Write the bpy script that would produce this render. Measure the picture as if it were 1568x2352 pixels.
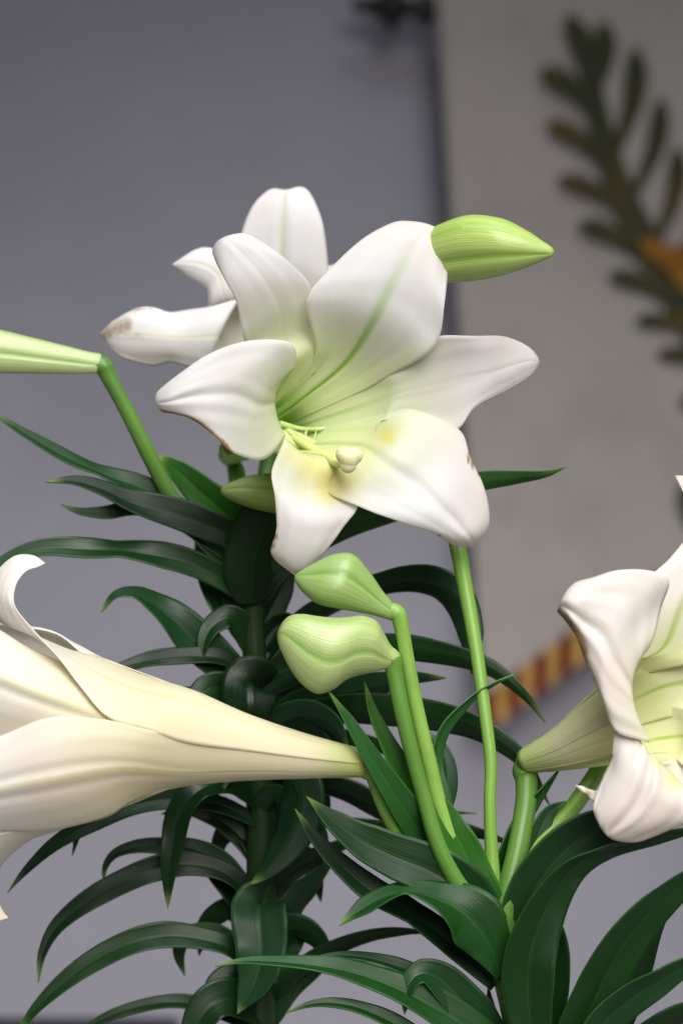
import bpy, bmesh, math, random
import numpy as np
from mathutils import Vector
random.seed(7)
np.random.seed(7)
for o in list(bpy.data.objects):
    bpy.data.objects.remove(o, do_unlink=True)
SC = bpy.context.scene
COL = SC.collection

# ------------------------------------------------------------------ camera, world, lamps, exposure
Y0 = 0.86                 # metres from lens to the open flower
S = 0.2333 / 1568.0       # metres per layout unit on that plane (1568 units = 23 cm)
CZ = 1.096                # lens height, table top is at 0.75
cam = bpy.data.cameras.new('camera')
cam.sensor_fit = 'VERTICAL'
cam.sensor_height = 22.3
cam.lens = 22.3 * Y0 / (2352 * S)
cam.clip_start = 0.02
cam.clip_end = 30
cam.dof.use_dof = True
cam.dof.focus_distance = Y0 + 60 * S
cam.dof.aperture_fstop = 4.6
cam.dof.aperture_blades = 0
camo = bpy.data.objects.new('camera', cam)
camo.location = (0, 0, CZ)
camo.rotation_euler = (math.radians(90), 0, 0)
COL.objects.link(camo)
SC.camera = camo

world = bpy.data.worlds.new('World')
SC.world = world
world.use_nodes = True
bg = world.node_tree.nodes['Background']
bg.inputs[0].default_value = (0.80, 0.86, 1.0, 1)
bg.inputs[1].default_value = 0.10


def area(name, loc, target, size, energy, color, spread=180):
    L = bpy.data.lights.new(name, 'AREA')
    L.shape = 'DISK'
    L.size = size
    L.energy = energy
    L.color = color
    L.spread = math.radians(spread)
    o = bpy.data.objects.new(name, L)
    o.location = loc
    o.rotation_euler = (Vector(target) - Vector(loc)).to_track_quat('-Z', 'Y').to_euler()
    COL.objects.link(o)
    return o


area('ceiling_lamp', (0.25, 0.35, CZ + 1.25), (0.0, 1.15, CZ - 0.45), 1.7, 6.6, (0.88, 0.94, 1.0), 56)
area('front_fill', (0.35, -0.45, CZ + 0.50), (0.0, 1.05, CZ - 0.42), 1.8, 9.6, (1.0, 0.945, 0.91), 50)  # added unseen warm fill from the front, aimed low so the upper wall darkens
SC.view_settings.view_transform = 'Standard'
SC.view_settings.look = 'None'
SC.view_settings.exposure = 0.13
SC.view_settings.gamma = 1.0
SC.render.engine = 'CYCLES'
SC.cycles.use_denoising = True
SC.cycles.max_bounces = 10


# ------------------------------------------------------------------ helpers
def P(p):
    """layout point (right, down, away from the lens) -> metres"""
    x, y, d = p
    Y = Y0 + d * S
    k = S * Y / Y0
    return ((x - 784) * k, Y, CZ + (1176 - y) * k)


def new_mesh(name, verts, faces, mat, parent=None, smooth=True, uvs=None, attrs=None, color=None):
    me = bpy.data.meshes.new(name)
    me.from_pydata(verts, [], faces)
    if smooth:
        me.polygons.foreach_set('use_smooth', [True] * len(me.polygons))
    if uvs is not None:
        uvl = me.uv_layers.new(name='UVMap')
        idx = np.zeros(len(me.loops), dtype=np.int32)
        me.loops.foreach_get('vertex_index', idx)
        uvl.data.foreach_set('uv', np.asarray(uvs, dtype=np.float32)[idx].ravel())
    for k, a in (attrs or {}).items():
        at = me.attributes.new(k, 'FLOAT', 'POINT')
        at.data.foreach_set('value', np.asarray(a, dtype=np.float32))
    me.materials.append(mat)
    me.update()
    o = bpy.data.objects.new(name, me)
    COL.objects.link(o)
    if parent:
        o.parent = parent
        o.matrix_parent_inverse = Mi(parent)
    if color:
        o.color = (*color, 1)
    return o


def Mi(parent):
    from mathutils import Matrix
    return Matrix.Translation(-parent.location) if parent.parent is None else Matrix.Identity(4)


def empty(name, loc):
    o = bpy.data.objects.new(name, None)
    o.empty_display_size = 0.02
    o.location = loc
    COL.objects.link(o)
    return o


def tag(o, label=None, cat=None, group=None, kind=None):
    if label: o['label'] = label
    if cat: o['category'] = cat
    if group: o['group'] = group
    if kind: o['kind'] = kind
    return o


def crm(pts, per):
    """Catmull-Rom through an array (n, ...) -> dense array"""
    p = np.asarray(pts, float)
    n = len(p)
    e = np.concatenate([[2 * p[0] - p[1]], p, [2 * p[-1] - p[-2]]])
    out = []
    for i in range(n - 1):
        a, b, c, d = e[i], e[i + 1], e[i + 2], e[i + 3]
        for t in np.arange(per) / per:
            out.append(0.5 * (2 * b + (c - a) * t + (2 * a - 5 * b + 4 * c - d) * t * t + (3 * b - a - 3 * c + d) * t ** 3))
    out.append(p[-1])
    return np.array(out)


def grid_faces(nv, nu):
    f = []
    for i in range(nv - 1):
        for j in range(nu - 1):
            a = i * nu + j
            f.append((a, a + 1, a + nu + 1, a + nu))
    return f


def solid(o, t):
    m = o.modifiers.new('thickness', 'SOLIDIFY')
    m.thickness = t
    m.offset = 0


def nrm(v):
    v = np.asarray(v, float)
    return v / (np.linalg.norm(v) + 1e-9)


def petal(name, rows, parent, mat, per=7, nu=22, wave=0.0, wf=3.0, ph=0.0, brown=(), yellow=(), crease=0.0, thick=0.00035, folds=(.7, 4.0)):
    rows = np.array([[r] * 3 if np.ndim(r) == 1 else r for r in rows], float)
    dense = crm(rows, per)
    nv = len(dense)
    t = np.linspace(0, 1, nu)
    wA, wM, wB = 2 * (t - .5) * (t - 1), 4 * t * (1 - t), 2 * t * (t - .5)
    G = dense[:, 0, None, :] * wA[None, :, None] + dense[:, 1, None, :] * wM[None, :, None] + dense[:, 2, None, :] * wB[None, :, None]
    m = dense[:, 1]
    L = np.concatenate([[0], np.cumsum(np.linalg.norm(np.diff(m, axis=0), axis=1))])
    L = L / L[-1]
    s = np.abs(2 * t - 1)
    if wave:
        env = np.clip((L - .45) / .3, 0, 1) * np.clip((1 - L) / .08, 0, 1)
        side = np.where(t < .5, 0, 1.7)
        G[:, :, 2] += wave * env[:, None] * (s ** 2.2)[None, :] * np.sin(wf * 2 * math.pi * L[:, None] + ph + side[None, :])
        G[:, :, 1] += .45 * wave * env[:, None] * (s ** 3)[None, :] * np.sin(wf * 3.7 * math.pi * L[:, None] + 2.1 * ph + side[None, :])
    if crease:
        prof = np.exp(-((t - .5) / .045) ** 2) - .55 * np.exp(-((np.abs(t - .5) - .10) / .04) ** 2)
        env = np.clip((L - .3) / .3, 0, 1) * np.clip((1 - L) / .1, 0, 1)
        G[:, :, 2] += crease * env[:, None] * prof[None, :]
    fa, fn = folds                                   # shallow lengthwise pleats and a little irregular buckling
    env = np.clip((L - .35) / .25, 0, 1) * np.clip((1 - L) / .12, 0, 1)
    q = 2 * math.pi * fn * (t[None, :] + .10 * np.sin(5 * L[:, None] + ph)) + 3 * ph
    G[:, :, 2] += fa * env[:, None] * (np.sin(q) + .6 * np.sin(1.7 * q + 6 * L[:, None]))
    G[:, :, 2] += 1.8 * fa * env[:, None] * np.sin(7.3 * L[:, None] + 4.1 * t[None, :] + ph) * np.sin(9.1 * t[None, :] - 5 * L[:, None])
    flat = G.reshape(-1, 3)
    uv = np.stack([np.tile(t, nv), np.repeat(L, nu)], 1)
    at = {}
    for key, spots in (('brown', brown), ('yellow', yellow)):
        a = np.zeros(len(flat))
        for (x, y, r, k) in spots:
            a = np.maximum(a, k * np.exp(-((flat[:, 0] - x) ** 2 + (flat[:, 1] - y) ** 2) / (r * r)))
        at[key] = a
    o = new_mesh(name, [P(q) for q in flat], grid_faces(nv, nu), mat, parent, uvs=uv, attrs=at)
    solid(o, thick)
    return o


def along(pts, r, k, n=6):
    c = crm([(x, y) for x, y in pts], n)
    return [(x, y, r, k) for x, y in c]


def frame(a):
    a = nrm([a[0], -a[1], a[2]])
    up = np.array([0, 1., 0])
    u = nrm(up - up.dot(a) * a)
    w = np.cross(a, u)
    return np.array([w[0], -w[1], w[2]]), np.array([u[0], -u[1], u[2]])


def ring(c, ax, r, th, dl):
    w, u = frame(ax)
    out = []
    for a in (th if np.ndim(th) else (th + dl, th, th - dl)):
        a = math.radians(a)
        out.append(tuple(np.array(c) + r * (math.cos(a) * w + math.sin(a) * u)))
    return out


def tube(name, pts, rad, parent, mat, color, n=14, per=8, flat=1.0):
    """swept round stalk: pts in layout units, rad per point"""
    pts = np.array(pts, float)
    if np.ndim(rad) == 0:
        rad = [rad] * len(pts)
    pr = crm(np.concatenate([pts, np.array(rad, float)[:, None]], 1), per)
    c, r = pr[:, :3], pr[:, 3]
    V, F, UV = [], [], []
    T = np.gradient(c, axis=0)
    ref = np.array([0.3, 0.1, 1.0])
    L = np.concatenate([[0], np.cumsum(np.linalg.norm(np.diff(c, axis=0), axis=1))])
    for i in range(len(c)):
        t = nrm(T[i])
        b = nrm(np.cross(t, ref)); e = np.cross(t, b)
        for k in range(n):
            a = 2 * math.pi * k / n
            V.append(P(c[i] + r[i] * (math.cos(a) * b + math.sin(a) * e)))
            UV.append((k / n, L[i] / 400))
    m = len(c)
    for i in range(m - 1):
        for k in range(n):
            F.append((i * n + k, i * n + (k + 1) % n, (i + 1) * n + (k + 1) % n, (i + 1) * n + k))
    F.append(tuple(range(n))[::-1]); F.append(tuple((m - 1) * n + k for k in range(n)))
    return new_mesh(name, V, F, mat, parent, uvs=UV, color=color)


def bud(name, pts, parent, mat, color, lob=0.07, ph=0.4, n=60, per=8, groove=0.06, skew=(0, 0)):
    """closed flower bud: points (x,y,d,r) from stalk to tip, three broad ribs and seams"""
    pr = crm(np.array(pts, float), per)
    c, r = pr[:, :3], np.maximum(pr[:, 3], 1.0)
    T = np.gradient(c, axis=0)
    V, F, UV = [], [], []
    ref = np.array([0.0, 0.0, 1.0])
    m = len(c)
    AXIS = nrm((c[-1] - c[0]) * (1, 1, .6))
    for i in range(m):
        t = AXIS; b = nrm(np.cross(t, ref)); e = np.cross(b, t)
        v = i / (m - 1)
        amp = min(1, v / .25) * (.35 + .65 * min(1, (1 - v) / .2))
        for k in range(n):
            a = 2 * math.pi * k / n
            q = a * 3 + ph + .5 * v
            rr = r[i] * (1 + lob * math.cos(q) * amp)
            s3 = abs(math.sin(q / 2))
            rr -= r[i] * groove * math.exp(-((1 - s3) / .035) ** 2) * amp          # seams between the outer petals
            rr += r[i] * groove * .5 * math.exp(-(s3 / .16) ** 2) * amp           # raised midribs
            V.append(P(c[i] + rr * (math.cos(a) * b + math.sin(a) * e)))
            UV.append(((q / (2 * math.pi)) % 1.0, v))
    for i in range(m - 1):
        for k in range(n):
            F.append((i * n + k, i * n + (k + 1) % n, (i + 1) * n + (k + 1) % n, (i + 1) * n + k))
    F.append(tuple(range(n))[::-1]); F.append(tuple((m - 1) * n + k for k in range(n)))
    return new_mesh(name, V, F, mat, parent, uvs=UV, color=color)


LEAFW = 1.2
PROF_V = [0, .12, .35, .6, .8, .92, .975, 1]
PROF_W = [.55, .78, 1, .86, .55, .27, .1, 0.005]


def leaf(parent, pts, w, tilt=25, fold=.25, d=None, color=(.02, .07, .022), prof=None, wave=3.0, mat=None, nu=13, per=9):
    """strap leaf, base first. tilt: degrees the blade is turned away from facing the lens (scalar or list)"""
    pts = [tuple(p) for p in pts]
    if len(pts[0]) == 2:
        n = len(pts)
        pts = [(x, y, d[0] + (d[1] - d[0]) * (i / (n - 1)) ** .8) for i, (x, y) in enumerate(pts)]
    c = crm(pts, per)
    m = len(c)
    L = np.concatenate([[0], np.cumsum(np.linalg.norm(np.diff(c, axis=0), axis=1))]); L /= L[-1]
    if np.ndim(tilt) == 0: tilt = [tilt, tilt]
    ta = np.radians(np.interp(L, np.linspace(0, 1, len(tilt)), tilt))
    pw = np.interp(L, np.linspace(0, 1, len(prof)), prof) if prof else np.interp(L, PROF_V, PROF_W)
    k = np.ones(5) / 5
    if not prof:
        pw = np.concatenate([pw[:2], np.convolve(pw, k, 'same')[2:-3], pw[-3:]])
    T = np.gradient(c, axis=0)
    G = np.zeros((m, nu, 3))
    s = np.linspace(-1, 1, nu)
    ph = random.random() * 6
    wob = random.uniform(2.0, 3.2)
    prev = None
    for i in range(m):
        t = nrm(T[i])
        sp = np.array([-T[i][1], T[i][0], 0.0])
        if np.linalg.norm(sp) < 1e-3: sp = np.array([1., 0, 0])
        sp = nrm(sp)
        W = math.cos(ta[i]) * sp + math.sin(ta[i]) * np.array([0, 0, 1.])
        W = nrm(W - W.dot(t) * t)
        N = np.cross(t, W)
        if prev is not None and N.dot(prev) < 0: N = -N
        if prev is None and N[1] + .3 * N[2] > 0: N = -N     # curl edges upwards
        prev = N
        h = .5 * w * LEAFW * pw[i]
        rip = wave * np.sin(wob * 2 * math.pi * L[i] + ph + (s > 0) * 1.3) * np.abs(s) ** 2 * min(1, 3 * (1 - L[i]))
        off = (fold * h * (np.abs(s) ** 1.35) + rip - .05 * h * np.exp(-(s / .12) ** 2))
        G[i] = c[i] + np.outer(s * h, W) + np.outer(off, N)
    flat = G.reshape(-1, 3)
    uv = np.stack([np.tile((s + 1) / 2, m), np.repeat(L, nu)], 1)
    j = random.uniform(.38, .78)
    o = new_mesh('leaf', [P(q) for q in flat], grid_faces(m, nu), mat or M_LEAF, parent, uvs=uv,
                 color=(color[0] * j * .85, color[1] * j * 1.12, color[2] * j * .7))
    solid(o, .0005)
    return o


# ------------------------------------------------------------------ materials
class NT:
    def __init__(s, name):
        s.m = bpy.data.materials.new(name)
        s.m.use_nodes = True
        s.t = s.m.node_tree
        s.b = s.t.nodes['Principled BSDF']
        s.out = s.t.nodes['Material Output']

    def n(s, kind, **kw):
        x = s.t.nodes.new('ShaderNode' + kind)
        for k, v in kw.items(): setattr(x, k, v)
        return x

    def l(s, a, b): s.t.links.new(a, b)

    def math(s, op, a, b=None, c=None):
        x = s.n('Math', operation=op)
        for i, v in enumerate((a, b, c)):
            if v is None: continue
            if hasattr(v, 'links'): s.l(v, x.inputs[i])
            else: x.inputs[i].default_value = v
        return x.outputs[0]

    def rng(s, v, a, b, c=0., d=1., smooth=True):
        x = s.n('MapRange')
        x.interpolation_type = 'SMOOTHSTEP' if smooth else 'LINEAR'
        s.l(v, x.inputs[0])
        for i, q in enumerate((a, b, c, d)): x.inputs[i + 1].default_value = q
        return x.outputs[0]

    def mix(s, f, a, b, mode='MIX'):
        x = s.n('MixRGB', blend_type=mode)
        for i, v in enumerate((f, a, b)):
            if hasattr(v, 'links'): s.l(v, x.inputs[i])
            elif i == 0: x.inputs[0].default_value = v
            else: x.inputs[i].default_value = (*v, 1)
        return x.outputs[0]

    def noise(s, vec, scale, detail=3, rough=.5):
        x = s.n('TexNoise')
        x.inputs['Scale'].default_value = scale
        x.inputs['Detail'].default_value = detail
        x.inputs['Roughness'].default_value = rough
        if vec is not None: s.l(vec, x.inputs['Vector'])
        return x.outputs[0]

    def scaled(s, vec, sc):
        x = s.n('Mapping')
        s.l(vec, x.inputs[0])
        x.inputs['Scale'].default_value = sc
        return x.outputs[0]

    def bump(s, h, strength, dist):
        x = s.n('Bump')
        x.inputs['Strength'].default_value = strength
        x.inputs['Distance'].default_value = dist
        s.l(h, x.inputs['Height'])
        s.l(x.outputs[0], s.b.inputs['Normal'])
        return x.outputs[0]

    def translucent(s, col, fac, normal=None):
        t = s.n('BsdfTranslucent')
        if hasattr(col, 'links'): s.l(col, t.inputs[0])
        else: t.inputs[0].default_value = (*col, 1)
        if normal is not None: s.l(normal, t.inputs[1])
        m = s.n('MixShader')
        m.inputs[0].default_value = fac
        s.l(s.b.outputs[0], m.inputs[1]); s.l(t.outputs[0], m.inputs[2])
        s.l(m.outputs[0], s.out.inputs[0])


def mat_petal(name, white=(.865, .855, .85), pale=(.80, .86, .52), deep=(.45, .62, .12), v_pale=(.47, .76), v_deep=(.30, .52),
              rib=(.40, .62, .09), v_rib=(.42, .92), rib_w=.045, trans=.32, rib_k=.95, rib_lo=None):
    q = NT(name)
    tc = q.n('TexCoord')
    sep = q.n('SeparateXYZ'); q.l(tc.outputs['UV'], sep.inputs[0])
    u, v = sep.outputs[0], sep.outputs[1]
    vein = q.noise(q.scaled(tc.outputs['UV'], (70, 2.2, 1)), 1.0, 3, .6)
    mott = q.noise(tc.outputs['Object'], 34, 4, .55)
    c = q.mix(q.rng(mott, .38, .68, 0, .7), white, tuple(a * b for a, b in zip(white, (.97, .905, .86))))
    c = q.mix(q.rng(v, v_pale[0], v_pale[1], 1, 0), c, pale)
    c = q.mix(q.rng(v, v_deep[0], v_deep[1], 1, 0), c, deep)
    c = q.mix(q.rng(vein, .45, .8, 0, .16), c, tuple(a * .82 for a in pale))
    du = q.math('ABSOLUTE', q.math('SUBTRACT', u, .5))
    ribf = q.math('MULTIPLY', q.rng(du, rib_w * .15, rib_w, 1, 0), q.rng(v, v_rib[0], v_rib[1], rib_k, 0, False))
    if rib_lo: ribf = q.math('MULTIPLY', ribf, q.rng(v, rib_lo[0], rib_lo[1]))
    c = q.mix(ribf, c, rib)
    ay = q.n('Attribute', attribute_name='yellow'); ab = q.n('Attribute', attribute_name='brown')
    fine = q.noise(tc.outputs['Object'], 420, 4, .65)
    fy = q.math('MULTIPLY', q.rng(q.math('ADD', ay.outputs['Fac'], q.math('MULTIPLY', q.math('SUBTRACT', fine, .5), .7)), .1, 1.1, 0, .8), q.rng(ay.outputs['Fac'], .02, .2))
    c = q.mix(fy, c, (.86, .79, .24))
    fb = q.math('MULTIPLY', q.rng(q.math('ADD', ab.outputs['Fac'], q.math('MULTIPLY', q.math('SUBTRACT', fine, .5), .55)), .25, .85), q.rng(ab.outputs['Fac'], .05, .25))
    c = q.mix(fb, c, (.38, .25, .10))
    q.l(c, q.b.inputs['Base Color'])
    q.b.inputs['Roughness'].default_value = .5
    q.b.inputs['Specular IOR Level'].default_value = .22
    h = q.math('ADD', q.math('MULTIPLY', vein, .5), q.math('MULTIPLY', q.rng(du, 0, .05), .8))
    h = q.math('ADD', h, q.math('MULTIPLY', q.noise(tc.outputs['Object'], 700, 2), .25))
    nb = q.bump(h, .24, .0006)
    q.translucent(c, trans)
    return q.m


M_PETAL = mat_petal('lily_petal', deep=(.60, .83, .27), v_pale=(.50, .84), v_deep=(.20, .52), v_rib=(.40, .66), rib_w=.07, trans=.58, rib_k=.7)
M_PETAL_RIB = mat_petal('lily_petal_green_rib', deep=(.60, .83, .27), v_pale=(.46, .80), v_deep=(.20, .52), v_rib=(.50, .90), rib_w=.065, rib=(.34, .60, .05), trans=.58)
M_PETAL_BACK = mat_petal('lily_petal_outside', pale=(.82, .82, .70), deep=(.62, .72, .34), v_pale=(.2, .6), v_deep=(.0, .2), v_rib=(.5, 1.3), rib_w=.05, trans=.52, rib=(.62, .68, .36), rib_k=.7)
M_PETAL_OUT = mat_petal('lily_petal_cream', white=(.84, .82, .78), pale=(.80, .75, .53), deep=(.52, .60, .17), v_pale=(.45, .84), v_deep=(.0, .14),
                        rib=(.72, .68, .36), v_rib=(.5, 1.05), rib_w=.05, trans=.42, rib_k=.6)
M_PETAL_LIP = mat_petal('lily_petal_lip', white=(.85, .81, .765), pale=(.78, .76, .52), deep=(.55, .64, .22), v_pale=(.42, .74), v_deep=(.0, .22), rib_k=0.0, trans=.45)
M_PETAL_AGED = mat_petal('lily_petal_aged', white=(.84, .80, .75), pale=(.78, .80, .44), deep=(.50, .60, .18), v_pale=(.42, .70), v_deep=(.0, .22),
                         rib=(.45, .62, .12), v_rib=(.45, .80), rib_w=.06, trans=.45, rib_lo=(.30, .48))


def mat_leaf(name):
    q = NT(name)
    tc = q.n('TexCoord')
    oi = q.n('ObjectInfo')
    sep = q.n('SeparateXYZ'); q.l(tc.outputs['UV'], sep.inputs[0])
    u, v = sep.outputs[0], sep.outputs[1]
    vein = q.noise(q.scaled(tc.outputs['UV'], (34, 1.2, 1)), 1.0, 2, .5)
    big = q.noise(tc.outputs['Object'], 60, 3)
    c = q.mix(q.rng(big, .3, .7, 0, .5), oi.outputs['Color'], q.mix(1, oi.outputs['Color'], (.62, .72, .75), 'MULTIPLY'))
    c = q.mix(q.rng(vein, .45, .75, 0, .2), c, q.mix(1, oi.outputs['Color'], (1.7, 1.5, 1.5), 'MULTIPLY'))
    du = q.math('ABSOLUTE', q.math('SUBTRACT', u, .5))
    c = q.mix(q.rng(du, .0, .03, .45, 0), c, q.mix(1, oi.outputs['Color'], (2.4, 2.0, 1.8), 'MULTIPLY'))
    c = q.mix(q.rng(v, .9, 1.0, 0, .75), c, (.16, .25, .05))
    edge = q.rng(du, .478, .497, 0, .5)
    c = q.mix(edge, c, q.mix(1, oi.outputs['Color'], (3.4, 3.0, 2.8), 'MULTIPLY'))
    q.l(c, q.b.inputs['Base Color'])
    rr = q.math('ADD', q.rng(big, .3, .7, .26, .40), q.math('MULTIPLY', oi.outputs['Random'], .14))
    q.l(rr, q.b.inputs['Roughness'])
    q.b.inputs['Specular IOR Level'].default_value = .3
    h = q.math('ADD', q.math('MULTIPLY', vein, 1.0), q.math('MULTIPLY', q.rng(du, 0, .05), 1.1))
    h = q.math('ADD', h, q.math('MULTIPLY', q.noise(tc.outputs['Object'], 1500, 2), .22))
    q.bump(h, .2, .0005)
    q.translucent(q.mix(1, oi.outputs['Color'], (2.4, 3.6, 1.0), 'MULTIPLY'), .2)
    return q.m


M_LEAF = mat_leaf('lily_leaf')


def mat_stalk(name, rough=.38, dirt=.35):
    q = NT(name)
    tc = q.n('TexCoord'); oi = q.n('ObjectInfo')
    st = q.noise(q.scaled(tc.outputs['UV'], (16, 1.2, 1)), 1.0, 3)
    bl = q.noise(tc.outputs['Object'], 28, 4, .6)
    c = q.mix(q.rng(st, .4, .75, 0, dirt), oi.outputs['Color'], q.mix(1, oi.outputs['Color'], (1.5, 1.35, 1.6), 'MULTIPLY'))
    c = q.mix(q.rng(bl, .4, .75, 0, .5), c, q.mix(1, oi.outputs['Color'], (.50, .60, .55), 'MULTIPLY'))
    q.l(c, q.b.inputs['Base Color'])
    q.b.inputs['Roughness'].default_value = rough
    q.b.inputs['Specular IOR Level'].default_value = .32
    q.b.inputs['Subsurface Weight'].default_value = .25
    q.b.inputs['Subsurface Radius'].default_value = (.002, .003, .0008)
    q.bump(q.math('ADD', st, q.math('MULTIPLY', q.noise(tc.outputs['Object'], 900, 2), .4)), .3, .0005)
    return q.m


M_STALK = mat_stalk('lily_stalk')


def mat_bud():
    q = NT('lily_bud')
    tc = q.n('TexCoord'); oi = q.n('ObjectInfo')
    sep = q.n('SeparateXYZ'); q.l(tc.outputs['UV'], sep.inputs[0])
    u, v = sep.outputs[0], sep.outputs[1]
    st = q.noise(q.scaled(tc.outputs['UV'], (46, 1.6, 1)), 1.0, 3)
    du = q.math('ABSOLUTE', q.math('SUBTRACT', u, .5))
    c = q.mix(q.rng(st, .4, .68, 0, .36), oi.outputs['Color'], q.mix(1, oi.outputs['Color'], (1.6, 1.4, 2.6), 'MULTIPLY'))
    c = q.mix(q.rng(du, .5, .38, .55, 0), c, q.mix(1, oi.outputs['Color'], (.62, .80, .5), 'MULTIPLY'))
    c = q.mix(q.rng(du, .0, .09, .8, 0), c, q.mix(1, oi.outputs['Color'], (.55, .76, .45), 'MULTIPLY'))
    c = q.mix(q.rng(v, .92, 1.0, 0, .6), c, q.mix(1, oi.outputs['Color'], (.55, .75, .5), 'MULTIPLY'))
    q.l(c, q.b.inputs['Base Color'])
    q.b.inputs['Roughness'].default_value = .33
    q.b.inputs['Subsurface Weight'].default_value = .3
    q.b.inputs['Subsurface Radius'].default_value = (.003, .004, .001)
    q.bump(q.math('ADD', st, q.math('MULTIPLY', q.noise(tc.outputs['Object'], 700, 2), .3)), .35, .0006)
    return q.m


M_BUD = mat_bud()


def mat_plain(name, col, rough=.6, var=.2, scale=40, bump=0., bscale=600, spec=.5, metal=0.):
    q = NT(name)
    tc = q.n('TexCoord')
    n = q.noise(tc.outputs['Object'], scale, 4, .6)
    c = q.mix(q.rng(n, .3, .7), tuple(x * (1 - var) for x in col), tuple(min(1, x * (1 + var)) for x in col))
    q.l(c, q.b.inputs['Base Color'])
    q.b.inputs['Roughness'].default_value = rough
    q.b.inputs['Specular IOR Level'].default_value = spec
    q.b.inputs['Metallic'].default_value = metal
    if bump: q.bump(q.noise(tc.outputs['Object'], bscale, 3), bump, .001)
    return q.m


M_WALL = mat_plain('painted_wall', (.275, .27, .308), .85, .05, 5, .25, 250, .2)
M_STIGMA = mat_plain('stigma', (.60, .57, .31), .55, .12, 300, .3, 1500)
M_FILAMENT = mat_plain('filament', (.46, .58, .20), .45, .15, 120)
M_STYLE = mat_plain('style', (.52, .60, .18), .42, .12, 120)
M_METAL = mat_plain('dark_bronze', (.012, .011, .010), .45, .3, 60, metal=.0)
M_DARKWOOD = mat_plain('dark_wood', (.012, .011, .013), .5, .4, 30)
M_TABLE = mat_plain('table_wood', (.30, .28, .27), .6, .15, 12)
M_POT = mat_plain('pot_plastic', (.07, .16, .08), .45, .1, 20)
M_SOIL = mat_plain('potting_soil', (.03, .022, .016), .95, .5, 300, .8, 400)
M_STAKE = mat_plain('stake_brown', (.05, .036, .032), .6, .25, 200)
M_STAKE2 = mat_plain('stake_peach', (.80, .50, .36), .5, .1, 200)


def mat_cloth(name, col, col2=None, thr=(.45, .65), scale=14):
    q = NT(name)
    tc = q.n('TexCoord')
    w = q.n('TexWave'); w.inputs['Scale'].default_value = 260; q.l(tc.outputs['Object'], w.inputs[0])
    w2 = q.n('TexWave', bands_direction='Z'); w2.inputs['Scale'].default_value = 260; q.l(tc.outputs['Object'], w2.inputs[0])
    n = q.noise(tc.outputs['Object'], scale, 4, .6)
    col2 = col2 or tuple(x * .9 for x in col)
    c = q.mix(q.rng(n, thr[0], thr[1]), col, col2)
    q.l(c, q.b.inputs['Base Color'])
    q.b.inputs['Roughness'].default_value = .9
    q.b.inputs['Specular IOR Level'].default_value = .15
    q.bump(q.math('ADD', w.outputs['Fac'], w2.outputs['Fac']), .25, .0006)
    return q.m


M_BANNER = mat_cloth('banner_cloth', (.335, .308, .287))
M_PALM = mat_cloth('palm_green', (.038, .043, .022), (.080, .060, .022), (.42, .68), 22)
M_ORANGE = mat_cloth('orange_cloth', (.20, .075, .015), (.24, .12, .02), (.4, .6), 30)
M_BURG = mat_cloth('burgundy_thread', (.12, .006, .010))
M_GOLD = mat_cloth('gold_thread', (.42, .26, .075), (.34, .20, .05), (.4, .6), 60)


def box(name, x0, x1, y0, y1, z0, z1, mat, parent=None, bevel=.002):
    bm = bmesh.new()
    bmesh.ops.create_cube(bm, size=1)
    for v in bm.verts:
        v.co = ((x0 + x1) / 2 + v.co.x * (x1 - x0), (y0 + y1) / 2 + v.co.y * (y1 - y0), (z0 + z1) / 2 + v.co.z * (z1 - z0))
    if bevel:
        bmesh.ops.bevel(bm, geom=bm.edges[:], offset=bevel, segments=3, affect='EDGES', profile=.5)
    me = bpy.data.meshes.new(name); bm.to_mesh(me); bm.free()
    me.materials.append(mat)
    o = bpy.data.objects.new(name, me); COL.objects.link(o)
    if parent: o.parent = parent; o.matrix_parent_inverse = Mi(parent)
    return o


def lathe(name, prof, origin, axis, mat, parent=None, n=40):
    """prof: (along, radius)"""
    V, F = [], []
    ax = Vector(axis).normalized()
    b = ax.orthogonal().normalized(); e = ax.cross(b)
    for (h, r) in prof:
        for k in range(n):
            a = 2 * math.pi * k / n
            V.append(Vector(origin) + ax * h + (b * math.cos(a) + e * math.sin(a)) * max(r, 1e-5))
    for i in range(len(prof) - 1):
        for k in range(n):
            F.append((i * n + k, i * n + (k + 1) % n, (i + 1) * n + (k + 1) % n, (i + 1) * n + k))
    return new_mesh(name, V, F, mat, parent)


# ------------------------------------------------------------------ the setting
TZ = 0.75
WY = Y0 + 8000 * S                      # wall face
wall = box('wall', -2.2, 2.2, WY, WY + .12, -.1, 2.9, M_WALL, bevel=0)
tag(wall, 'plain blue grey painted wall behind the lilies', 'wall', kind='structure')
floor = box('floor', -2.2, 2.2, -1.2, WY, -.1, 0, M_TABLE, bevel=0)
tag(floor, 'floor under the table', 'floor', kind='structure')
tb = empty('table', (0, 1.1, 0))
box('table_top', -.8, .8, .6, 1.56, TZ - .03, TZ, M_TABLE, tb)
for sx in (-.74, .74):
    for sy in (.66, 1.50):
        box('leg', sx - .025, sx + .025, sy - .025, sy + .025, 0, TZ - .031, M_TABLE, tb)
tag(tb, 'pale wooden table carrying the potted lilies', 'table')

# dark low box far behind, seen as a soft dark edge below the leaves
dY = Y0 + 3600 * S
k = S * dY / Y0
cb = empty('dark_box', (-.12, dY + .05, TZ))
box('box_body', (-420 - 784) * k, (378 - 784) * k, dY, dY + .11, TZ + .0005, CZ + (1176 - 2470) * k, M_DARKWOOD, cb, .004)
box('box_lid', (-425 - 784) * k, (383 - 784) * k, dY - .003, dY + .113, CZ + (1176 - 2470) * k, CZ + (1176 - 2428) * k, M_DARKWOOD, cb, .003)
tag(cb, 'low dark box standing behind the lilies against the grey wall', 'box')

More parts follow.
